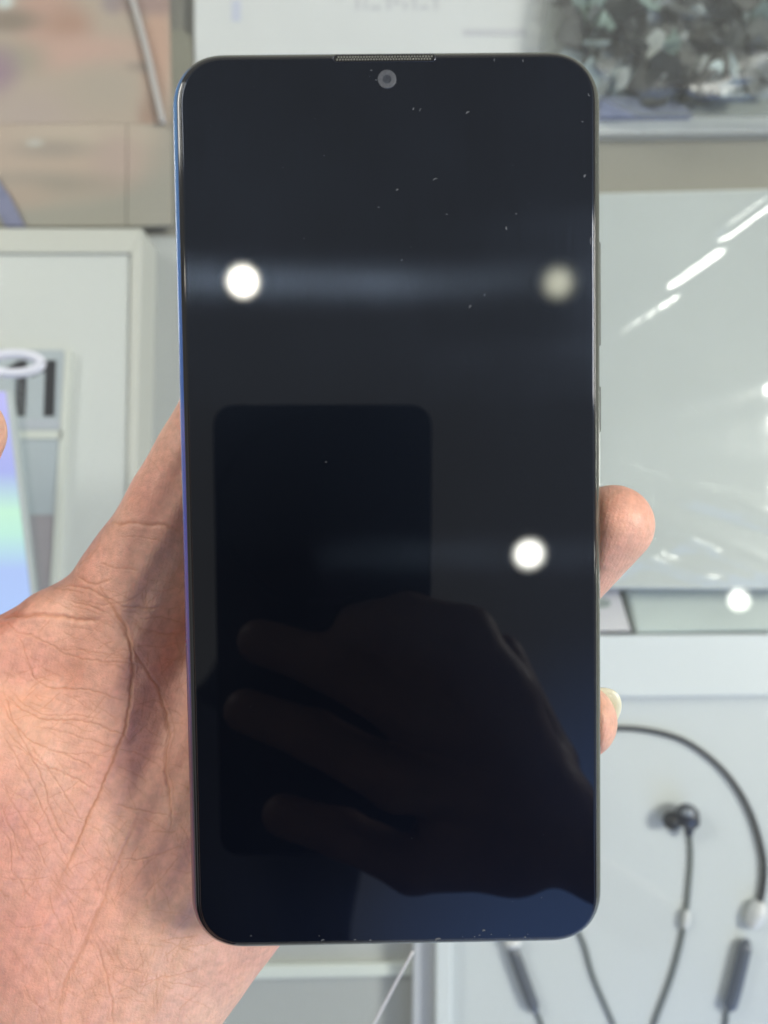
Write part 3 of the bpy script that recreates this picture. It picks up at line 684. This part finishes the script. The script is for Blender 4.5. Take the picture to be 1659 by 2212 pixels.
#HAND_L_BEGIN
HAND_L = [
    [K(120, 2400, .172, 17), K(310, 1250, .1675, 12.0)],
    [K(130, 2400, .171, 17), K(560, 1400, .1680, 12.5)],
    [K(150, 2400, .171, 17), K(690, 1520, .1690, 12.0)],
    [K(140, 2380, .172, 16), K(740, 1680, .1695, 11.5)],
    [K(192, 2150, .170, 14.2), K(420, 1930, .1680, 12.0), K(690, 1790, .1690, 12)],
    (.012, [K(110, 2060, .168, 15), K(30, 1640, .1665, 17), K(-150, 1470, .165, 13.5)]),
    (.004, [K(-150, 1470, .165, 13.5), K(-215, 1190, .158, 10.5), K(-88, 932, .152, 8.6)]),
    (.004, [K(270, 1270, .168, 9.0), K(125, 1366, .168, 9.0), K(44, 1410, .1670, 8.5), K(-120, 1480, .166, 9)]),
    (.004, [K(310, 1250, .1675, 12.0), K(508, 850, .1585, 9.0), K(640, 640, .1565, 8.2), K(740, 500, .1555, 7.4)]),
    (.004, [K(560, 1400, .1680, 12.5), K(880, 1400, .1610, 9.4), K(1150, 1310, .1585, 8.8), K(1324, 1134, .1475, 7.7)]),
    (.004, [K(690, 1520, .1690, 12), K(960, 1640, .164, 9.0), K(1130, 1640, .161, 8.4), K(1250, 1556, .1500, 7.3)]),
    (.004, [K(740, 1680, .1695, 11.5), K(930, 1820, .166, 8.2), K(1050, 1810, .162, 7.4), K(1130, 1790, .1600, 6.8)]),
    [K(120, 2400, .173, 21), K(-260, 3100, .19, 27)], [K(90, 2400, .172, 19), K(-120, 3100, .19, 26)],
]
#HAND_L_END
fL = chain_sdf(HAND_L, cut=phone_sdf)
vL, qL = surface_nets(fL, CS(-420, 2900, .15) * [1, 1, 0] + [0, 0, -.208], np.array([.060, .048, -.126]), .0011)
def to_px(P): return np.stack([CX + F * P[:, 0] / -P[:, 2], CY - F * P[:, 1] / -P[:, 2]], 1)
bm = bmesh.new()
bv = [bm.verts.new(p) for p in vL]
for q in qL: bm.faces.new([bv[i] for i in q])
px = to_px(vL); vis = (px[:, 0] > -40) & (px[:, 0] < 640) & (px[:, 1] > 830) & (px[:, 1] < 2260) & ((px[:, 0] < 460) | (px[:, 1] > 1880))
gn = grad(fL, vL); vis &= (gn[:, 2] > -.35)
es = set()
for f in bm.faces:
    if all(vis[v.index] for v in f.verts) if False else True: pass
bm.verts.index_update()
for f in bm.faces:
    if all(vis[v.index] for v in f.verts):
        for e in f.edges: es.add(e)
bmesh.ops.subdivide_edges(bm, edges=list(es), cuts=5, use_grid_fill=True)
P = np.array([v.co for v in bm.verts]); 
for it in range(3):
    g = grad(fL, P); g2 = (g * g).sum(1, keepdims=True); P = P - g * (fL(P)[:, None] / np.maximum(g2, .2)) * .9
N = grad(fL, P); N /= np.linalg.norm(N, axis=1, keepdims=True)
uv = to_px(P)
# creases of the palm, traced on the hand in crop coordinates
def c3(L): return [(x * .4384, 1242 + y * .4384) for x, y in L]
def c2(L): return [(x * .3906, 486 + y * .3906) for x, y in L]
CREASE = [  # polyline, half width (px), depth (mm), colour strength
    (c3([(470, 50), (500, 90), (560, 170), (610, 250), (640, 350), (652, 450), (645, 560), (630, 680), (605, 790), (560, 900), (515, 1010), (470, 1120), (420, 1220), (380, 1330), (330, 1430), (270, 1560)]), 3.6, .42, 1.0),
    (c3([(540, 190), (600, 260), (650, 350), (710, 450), (770, 540), (810, 650), (830, 780), (820, 920), (825, 1030), (840, 1150), (848, 1250)]), 3.2, .40, .8),
    (c3([(700, 1150), (640, 1280), (590, 1390), (540, 1500), (500, 1620), (440, 1740), (400, 1850), (340, 1950), (300, 2080), (280, 2212)]), 4.5, .35, .55),
    (c3([(-20, 207), (110, 203), (220, 195), (330, 210), (420, 225), (500, 215)]), 4.5, .9, .6),
    (c3([(300, 60), (400, 60), (500, 100), (600, 150), (720, 165), (830, 150)]), 3.0, .35, .5), (c3([(330, 130), (440, 150), (530, 190)]), 3, .3, .5),
    (c3([(640, 230), (750, 280), (900, 295)]), 4, .35, .5), (c3([(100, 290), (200, 320), (330, 390), (450, 420), (560, 430), (650, 435), (740, 490)]), 2, .22, .6),
    (c3([(330, 350), (450, 380), (560, 395), (640, 430)]), 1.8, .18, .5), (c3([(110, 370), (160, 490), (230, 550), (350, 560), (480, 575), (560, 605), (630, 620)]), 2.2, .26, .6),
    (c3([(10, 570), (110, 660), (220, 710), (330, 715), (440, 725), (540, 765), (610, 790), (660, 850)]), 2.2, .28, .65), (c3([(40, 560), (130, 640), (240, 690), (380, 690), (520, 720)]), 1.8, .18, .5),
    (c3([(0, 610), (60, 720), (160, 820), (280, 870), (420, 930), (460, 960)]), 2.2, .26, .6), (c3([(160, 740), (300, 770), (430, 810), (560, 850), (700, 890), (820, 970)]), 2.0, .24, .55),
    (c3([(0, 720), (90, 830), (200, 930), (300, 970), (420, 1030), (500, 1060)]), 2.0, .24, .55), (c3([(200, 850), (320, 880), (450, 880), (560, 900)]), 1.6, .16, .5),
    (c3([(560, 930), (700, 1000), (720, 1030)]), 1.8, .2, .5), (c3([(560, 1130), (700, 1160), (850, 1190)]), 2.2, .25, .6),
    (c3([(0, 500), (60, 700), (130, 850), (210, 1010), (240, 1130), (300, 1260), (370, 1330)]), 2.2, .28, .6), (c3([(120, 800), (210, 920), (300, 1050), (370, 1160), (430, 1240)]), 1.9, .24, .55),
    (c3([(0, 760), (80, 900), (150, 1030), (230, 1200), (290, 1320), (340, 1420)]), 2.0, .25, .55), (c3([(0, 1000), (60, 1120), (130, 1240), (200, 1370), (240, 1470)]), 1.9, .22, .5),
    (c3([(0, 1120), (70, 1300), (120, 1430)]), 1.8, .2, .5), (c3([(0, 1240), (50, 1340), (60, 1450), (130, 1560), (190, 1620)]), 1.9, .22, .5),
    (c3([(0, 1480), (80, 1500), (160, 1500), (250, 1490)]), 1.7, .16, .45), (c3([(30, 1700), (120, 1740), (220, 1710)]), 1.7, .16, .4), (c3([(330, 1620), (360, 1700), (380, 1780)]), 1.8, .2, .5),
    (c3([(470, 1800), (500, 1900), (530, 2000), (550, 2100), (555, 2230)]), 2.6, .3, .6), (c3([(520, 1960), (600, 2020), (720, 2080)]), 1.7, .15, .45),
    (c3([(560, 1400), (700, 1400), (850, 1350), (920, 1330)]), 1.9, .2, .45), (c3([(300, 1850), (180, 1810)]), 1.7, .15, .4), (c3([(800, 640), (900, 700)]), 1.8, .2, .5), (c3([(650, 640), (760, 620), (830, 640)]), 1.5, .15, .4),
    (c3([(330, 1550), (450, 1550)]), 1.6, .15, .4), (c3([(400, 1320), (430, 1370), (520, 1430)]), 1.7, .17, .4), (c3([(20, 230), (90, 280), (170, 300)]), 2, .25, .5), (c3([(90, 300), (130, 400), (180, 540)]), 1.8, .2, .5),
    (c2([(620, 1650), (660, 1658), (720, 1645), (800, 1660), (900, 1660), (1010, 1690)]), 4.2, .42, .5), (c2([(540, 1870), (660, 1900), (770, 1905)]), 2.2, .22, .45), (c2([(430, 1940), (520, 1990), (620, 1950)]), 3, .3, .55),
    (c2([(660, 1720), (800, 1730), (940, 1760)]), 1.6, .15, .35), (c2([(780, 1260), (860, 1330), (900, 1420)]), 1.5, .1, .25), (c2([(400, 2070), (600, 2100), (760, 2060)]), 2.2, .22, .45), (c2([(640, 2150), (800, 2010), (830, 1900)]), 1.8, .14, .35), (c2([(760, 2180), (900, 2170), (1000, 2200)]), 2.4, .22, .5),
    (c2([(560, 1760), (500, 1830), (430, 1900)]), 1.6, .12, .3),
]
rs = np.random.RandomState(11)
for pl, wd, dp, cs in CREASE[:3]:                               # strands running beside the main lines
    for k in range(3):
        n = len(pl); i0 = rs.randint(0, max(1, n // 2)); i1 = min(n, i0 + rs.randint(4, 8)); o_ = rs.uniform(4, 9) * rs.choice([-1, 1])
        CREASE.append(([(x + o_ * (.3 + rs.rand()), y + rs.uniform(-4, 4)) for x, y in pl[i0:i1]], rs.uniform(1.5, 2.2), rs.uniform(.10, .18), rs.uniform(.3, .5)))
NMAIN = len(CREASE)
for k in range(330):                                            # fine cross wrinkles
    u0, v0 = rs.uniform(-10, 400), rs.uniform(1250, 2212); L = rs.uniform(18, 100)
    f_ = (v0 - 1300) / 800
    if u0 < 290 - 120 * max(0, f_ - .2): an = math.radians(rs.choice([rs.normal(8 + 52 * f_, 9), rs.normal(20 + 50 * f_, 9), rs.normal(-35, 14)], p=(.45, .35, .2)))
    else: an = math.radians(rs.choice([rs.normal(75, 14), rs.normal(8, 14), rs.normal(-50, 12)]))
    pl = [(u0, v0)]
    for j in range(3): pl.append((pl[-1][0] + L / 3 * math.cos(an), pl[-1][1] + L / 3 * math.sin(an))); an += rs.normal(0, .13)
    CREASE.append((pl, rs.uniform(1.4, 2.0), rs.uniform(.07, .16), rs.uniform(.22, .55)))
front = np.clip((N[:, 2] - .05) * 3, 0, 1)
groove = np.zeros(len(P)); stain = np.zeros(len(P))
regm = (uv[:, 0] > -60) & (uv[:, 0] < 700) & (uv[:, 1] > 850) & (uv[:, 1] < 2300) & (front > 0)
ri = np.where(regm)[0]; U = uv[ri]
wob = np.stack([np.sin(U[:, 1] * .11 + U[:, 0] * .05) + .6 * np.sin(U[:, 1] * .27 - U[:, 0] * .13), np.cos(U[:, 0] * .12 + U[:, 1] * .04) + .6 * np.sin(U[:, 0] * .29 + U[:, 1] * .17)], 1) * 1.1
Uw = U + wob
for ci, (pl, wd, dp, cs) in enumerate(CREASE):
    sm = spline(pl, 5); sm = np.array(sm); b0, b1 = sm.min(0) - 5 * wd, sm.max(0) + 5 * wd
    k = np.where(((Uw > b0) & (Uw < b1)).all(1))[0]
    if not len(k): continue
    q = Uw[k]; dm = np.full(len(k), 1e9); tm = np.zeros(len(k)); n = len(sm) - 1
    for i in range(n):
        a, b = sm[i], sm[i + 1]; ba = b - a; h = np.clip(((q - a) @ ba) / (ba @ ba + 1e-9), 0, 1); d = np.linalg.norm(q - a - h[:, None] * ba, axis=1)
        t_ = d < dm; dm[t_] = d[t_]; tm[t_] = (i + h[t_]) / n
    fade = np.clip(np.minimum(tm, 1 - tm) * 6 + .15, 0, 1)
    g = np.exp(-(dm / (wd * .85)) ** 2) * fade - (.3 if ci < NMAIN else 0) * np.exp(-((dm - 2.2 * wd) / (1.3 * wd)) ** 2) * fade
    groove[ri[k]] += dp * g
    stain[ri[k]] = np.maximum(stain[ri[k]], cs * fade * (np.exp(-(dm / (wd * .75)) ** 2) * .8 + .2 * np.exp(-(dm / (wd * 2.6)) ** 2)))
lump = .00022 * (np.sin(uv[:, 0] * .043 + 1.3) * np.sin(uv[:, 1] * .037 + .4) + .6 * np.sin(uv[:, 0] * .09 + uv[:, 1] * .05))
P = P + N * (lump - np.clip(groove, -.3, 1.1) * .00036)[:, None] * np.where(regm, front, 0)[:, None]
Pw = CAM + P @ RC.T
for v, p in zip(bm.verts, Pw): v.co = p
m_skin = bpy.data.materials.new('skin'); m_skin.use_nodes = True
n_ = m_skin.node_tree; b_ = n_.nodes['Principled BSDF']; tcn = n_.nodes.new('ShaderNodeTexCoord')
def node(t, **k):
    x = n_.nodes.new(t)
    for a, b in k.items():
        if a.startswith('i_'): x.inputs[a[2:].replace('_', ' ')].default_value = b
        else: setattr(x, a, b)
    return x
lk = n_.links.new
nzA = node('ShaderNodeTexNoise', i_Scale=55, i_Detail=3); lk(tcn.outputs['Object'], nzA.inputs['Vector'])
rA = node('ShaderNodeValToRGB'); rA.color_ramp.elements.new(.5)
for e, (p_, c_) in zip(rA.color_ramp.elements, ((.32, (.76, .38, .295)), (.5, (.78, .43, .33)), (.68, (.80, .49, .375)))): e.position = p_; e.color = (*c_, 1)
lk(nzA.outputs['Fac'], rA.inputs['Fac'])
nzP = node('ShaderNodeTexNoise', i_Scale=24, i_Detail=2); lk(tcn.outputs['Object'], nzP.inputs['Vector'])
rP = node('ShaderNodeValToRGB'); rP.color_ramp.elements.new(.5)
for e, (p_, c_) in zip(rP.color_ramp.elements, ((.36, (.74, .335, .245)), (.5, (.78, .42, .29)), (.64, (.83, .54, .38)))): e.position = p_; e.color = (*c_, 1)
lk(nzP.outputs['Fac'], rP.inputs['Fac'])
mP = node('ShaderNodeMix', data_type='RGBA'); mP.inputs[0].default_value = .5; lk(rA.outputs['Color'], mP.inputs[6]); lk(rP.outputs['Color'], mP.inputs[7])
nzB = node('ShaderNodeTexNoise', i_Scale=600, i_Detail=3); lk(tcn.outputs['Object'], nzB.inputs['Vector'])
mB = node('ShaderNodeMix', data_type='RGBA', blend_type='MULTIPLY'); rB = node('ShaderNodeMapRange', i_From_Min=.3, i_From_Max=.7, i_To_Min=.86, i_To_Max=1.06); lk(nzB.outputs['Fac'], rB.inputs['Value'])
mB.inputs[0].default_value = 1; lk(mP.outputs[2], mB.inputs[6]); lk(rB.outputs[0], mB.inputs[7])
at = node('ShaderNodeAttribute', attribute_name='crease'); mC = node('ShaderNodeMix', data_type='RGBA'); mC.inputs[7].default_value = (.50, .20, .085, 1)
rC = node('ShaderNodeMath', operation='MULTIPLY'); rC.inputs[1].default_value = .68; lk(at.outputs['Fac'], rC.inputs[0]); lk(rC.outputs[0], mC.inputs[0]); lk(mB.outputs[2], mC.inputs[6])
lk(mC.outputs[2], b_.inputs['Base Color'])
b_.inputs['Roughness'].default_value = .44; b_.inputs['Specular IOR Level'].default_value = .42
b_.inputs['Subsurface Weight'].default_value = .4; b_.inputs['Subsurface Radius'].default_value = (1, .4, .22); b_.inputs['Subsurface Scale'].default_value = .0025
wv = node('ShaderNodeTexWave', wave_type='BANDS', bands_direction='X', i_Scale=420, i_Distortion=5, i_Detail=1.5); wv.inputs['Detail Scale'].default_value = .12
mpw = node('ShaderNodeMapping'); mpw.inputs['Rotation'].default_value = (0, 0, .25); lk(tcn.outputs['Object'], mpw.inputs['Vector']); lk(mpw.outputs[0], wv.inputs['Vector'])
vo = node('ShaderNodeTexVoronoi', feature='DISTANCE_TO_EDGE', i_Scale=1500); lk(tcn.outputs['Object'], vo.inputs['Vector'])
rV = node('ShaderNodeMapRange', i_From_Max=.25); lk(vo.outputs['Distance'], rV.inputs['Value'])
bu1 = node('ShaderNodeBump', i_Strength=.07, i_Distance=.0003); lk(wv.outputs['Fac'], bu1.inputs['Height'])
bu2 = node('ShaderNodeBump', i_Strength=.14, i_Distance=.0003); lk(rV.outputs[0], bu2.inputs['Height']); lk(bu1.outputs[0], bu2.inputs['Normal'])
nzD = node('ShaderNodeTexNoise', i_Scale=900, i_Detail=4); lk(tcn.outputs['Object'], nzD.inputs['Vector'])
bu3 = node('ShaderNodeBump', i_Strength=.3, i_Distance=.0004); lk(nzD.outputs['Fac'], bu3.inputs['Height']); lk(bu2.outputs[0], bu3.inputs['Normal']); lk(bu3.outputs[0], b_.inputs['Normal'])
me = bpy.data.meshes.new('hand'); bm.to_mesh(me); bm.free()
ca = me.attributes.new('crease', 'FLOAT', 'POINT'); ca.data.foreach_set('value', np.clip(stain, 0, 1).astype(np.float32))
hand = obj('hand', me, m_skin, smooth=True)
tag(hand, 'left hand with open creased palm holding the black phone from behind', 'hand')
# long nail of the lower fingertip
m_nail = mat('nail', (.84, .78, .48), .35, noise=.1, nscale=400)
m_nail.node_tree.nodes['Principled BSDF'].inputs['Subsurface Weight'].default_value = .8
m_nail.node_tree.nodes['Principled BSDF'].inputs['Subsurface Radius'].default_value = (1, .9, .6)
m_nail.node_tree.nodes['Principled BSDF'].inputs['Subsurface Scale'].default_value = .003
out_px = spline([(1222, 1530), (1244, 1500), (1272, 1488), (1300, 1485), (1322, 1489), (1338, 1503), (1343, 1526), (1337, 1549), (1324, 1570), (1300, 1588), (1262, 1596), (1222, 1590)], 3)
nv, nf, rings = [], [], 5; cn = np.array([1278.0, 1540.0]); M_ = len(out_px)
for i in range(rings):                                          # shallow dish, hollow side towards the finger pad
    f_ = 1 - i / rings
    for p in out_px:
        q = cn + (np.array(p) - cn) * f_
        nv.append(toW(CS(q[0], q[1], .1535 + .0010 * (1 - f_ * f_))))
nv.append(toW(CS(cn[0], cn[1], .1545)))
for i in range(rings - 1):
    for k in range(M_): nf.append((i * M_ + k, i * M_ + (k + 1) % M_, (i + 1) * M_ + (k + 1) % M_, (i + 1) * M_ + k))
for k in range(M_): nf.append(((rings - 1) * M_ + k, (rings - 1) * M_ + (k + 1) % M_, len(nv) - 1))
nl = obj('nail', mesh_from('nail', nv, nf), m_nail, hand, True)
md = nl.modifiers.new('thickness', 'SOLIDIFY'); md.thickness = .00035

# ------------------------------------------------------------------ the photographer's phone and right hand, seen mirrored in the screen
def behind(u, v, zc_):
    r = CS(u, v, 1.0); h = r * (np.dot(PHC, PN) / np.dot(r, PN)); d = r - 2 * np.dot(r, PN) * PN; return h + d * ((zc_ - h[2]) / d[2])
zc0 = .0025
a_, b2_ = behind(456, 872, zc0), behind(936, 872, zc0)
wS = abs(b2_[0] - a_[0]); x0, x1 = sorted((a_[0], b2_[0])); yT = a_[1]
cph = empty('camera_phone'); MC = np.eye(4); MC[:3, :3] = RC; MC[:3, 3] = toW(np.array([(x0 + x1) / 2, yT - .084, zc0])); cph.matrix_world = Matrix(MC.tolist())
m_cb = mat('dark_glass_back', (.012, .015, .026), .45)
so = lambda i: rrect(wS / 2, .084, .0085, i)
o = obj('body', loft_bm([(so(1.2 * mm), 0), (so(.3 * mm), .0008), (so(0), .003), (so(.3 * mm), .007), (so(1.2 * mm), .0078)]), m_cb, smooth=False); o.parent = cph
lensx, lensy = -(x0 + x1) / 2, -(yT - .084)
def ringm(name, cx_, cy_, r0, r1, z0, z1, m):
    bm = bmesh.new(); L = []
    for r_, z_ in ((r0, z0), (r0, z1), (r1, z1), (r1, z0)): L.append([bm.verts.new((cx_ + r_ * math.cos(a), cy_ + r_ * math.sin(a), z_)) for a in np.linspace(0, 2 * math.pi, 65)[:-1]])
    for i in range(3):
        for k in range(64): bm.faces.new((L[i][k], L[i][(k + 1) % 64], L[i + 1][(k + 1) % 64], L[i + 1][k]))
    o = obj(name, bm, m); o.parent = cph
ic = behind(690, 1095, zc0)
ringm('camera_ring', ic[0] - (x0 + x1) / 2, ic[1] - (yT - .084), .0345, .0355, -.0012, .0002, mat('ring_bronze', (.10, .09, .07), .2, .8))
tag(cph, 'dark phone taking the picture, mirrored in the black screen', 'phone')
def KM(u, v, d, r): return (mirror(CS(u, v, d)), r * .001)
dS = .137 * 2 - .012
HAND_R = [
    [KM(1160, 1740, dS, 15), KM(1075, 1500, dS - .004, 12)], [KM(1160, 1740, dS, 15), KM(1090, 1600, dS - .004, 12)], [KM(1160, 1740, dS, 15), KM(1110, 1720, dS - .004, 12)], [KM(1160, 1740, dS, 15), KM(1110, 1850, dS - .004, 11)],
    (.008, [KM(1075, 1500, dS - .004, 11), KM(1010, 1370, dS - .002, 9.5), KM(880, 1335, dS, 8.5), KM(770, 1350, dS + .002, 7.5)]),
    (.008, [KM(1090, 1600, dS - .004, 11), KM(880, 1530, dS - .008, 9.5), KM(700, 1430, dS - .004, 8.6), KM(560, 1385, dS, 7.6)]),
    (.008, [KM(1110, 1720, dS - .004, 11), KM(860, 1690, dS - .008, 9.2), KM(680, 1590, dS - .004, 8.4), KM(530, 1535, dS, 7.4)]),
    (.008, [KM(1110, 1850, dS - .004, 10.5), KM(890, 1870, dS - .006, 8.6), KM(740, 1800, dS - .003, 7.8), KM(610, 1760, dS, 7.0)]),
    [KM(890, 1420, dS, 9), KM(985, 1440, dS, 10), KM(1040, 1560, dS, 11)], [KM(960, 1780, dS, 9), KM(1080, 1760, dS, 12)], [KM(980, 1600, dS, 9), KM(1080, 1620, dS, 12)],
    (.006, [KM(1150, 1760, dS + .006, 14), KM(1180, 1650, dS + .016, 11), KM(1080, 1420, dS + .020, 9)]),
    [KM(1150, 1760, dS, 19), KM(1300, 1850, dS + .004, 15), KM(1700, 2060, dS + .03, 20)],
]
fR = chain_sdf(HAND_R)
allp = np.array([p for c in HAND_R for p, r in (c[1] if isinstance(c, tuple) else c)])
vR, qR = surface_nets(fR, allp.min(0) - .034, allp.max(0) + .034, .0018)
me = mesh_from('hand', CAM + vR @ RC.T, [tuple(q) for q in qR.tolist()])
TORSO = [
    [(np.array([-.15, -.50, -.25]), .15), (np.array([-.13, -.45, .45]), .19), (np.array([-.12, -.46, .66]), .15)],
    [(np.array([-.32, -.47, .66]), .065), (np.array([-.12, -.47, .70]), .075), (np.array([.06, -.47, .66]), .065)],
    [(np.array([.05, -.49, .64]), .062), (np.array([.10, -.55, .36]), .048)],
    [(np.array([-.33, -.47, .65]), .062), (np.array([-.36, -.40, .36]), .048)],
    [(np.array([-.10, -.46, .74]), .055), (np.array([.02, -.42, .86]), .05)],
    [(np.array([.03, -.40, .92]), .082), (np.array([.03, -.375, .86]), .062)],
]
TORSO = [[(p + np.array([-.14, 0, .13]), r) for p, r in c] for c in TORSO]
fT = chain_sdf(TORSO, .03, .05)
vT, qT = surface_nets(fT, np.array([-.72, -.72, -.30]), np.array([.34, -.18, 1.20]), .014)
m_shirt = mat('navy_shirt', (.012, .018, .042), .8)
m_hair = mat('dark_hair', (.012, .010, .009), .6)
mt = mesh_from('person', vT, [tuple(q) for q in qT.tolist()])
pe = obj('person', mt, [m_shirt, m_skin, m_hair], smooth=True)
for p in mt.polygons:
    c = p.center
    if c.z > 1.085 or (c.z > 1.0 and c.y < -.43): p.material_index = 2
    elif c.z > 1.0: p.material_index = 1
tag(pe, 'person in a dark navy shirt leaning over the phone, mirrored faintly in its screen', 'person')
m_back = mat('skin_back_dimmed', (.27, .165, .125), .5, noise=.12, nscale=90, bump=.2, bscale=500)  # browner back-of-hand skin, darkened further so the mirrored hand looks shaded
h2 = obj('hand', me, m_back, smooth=True); tag(h2, 'right hand gripping the camera phone, mirrored dimly in the screen', 'hand')
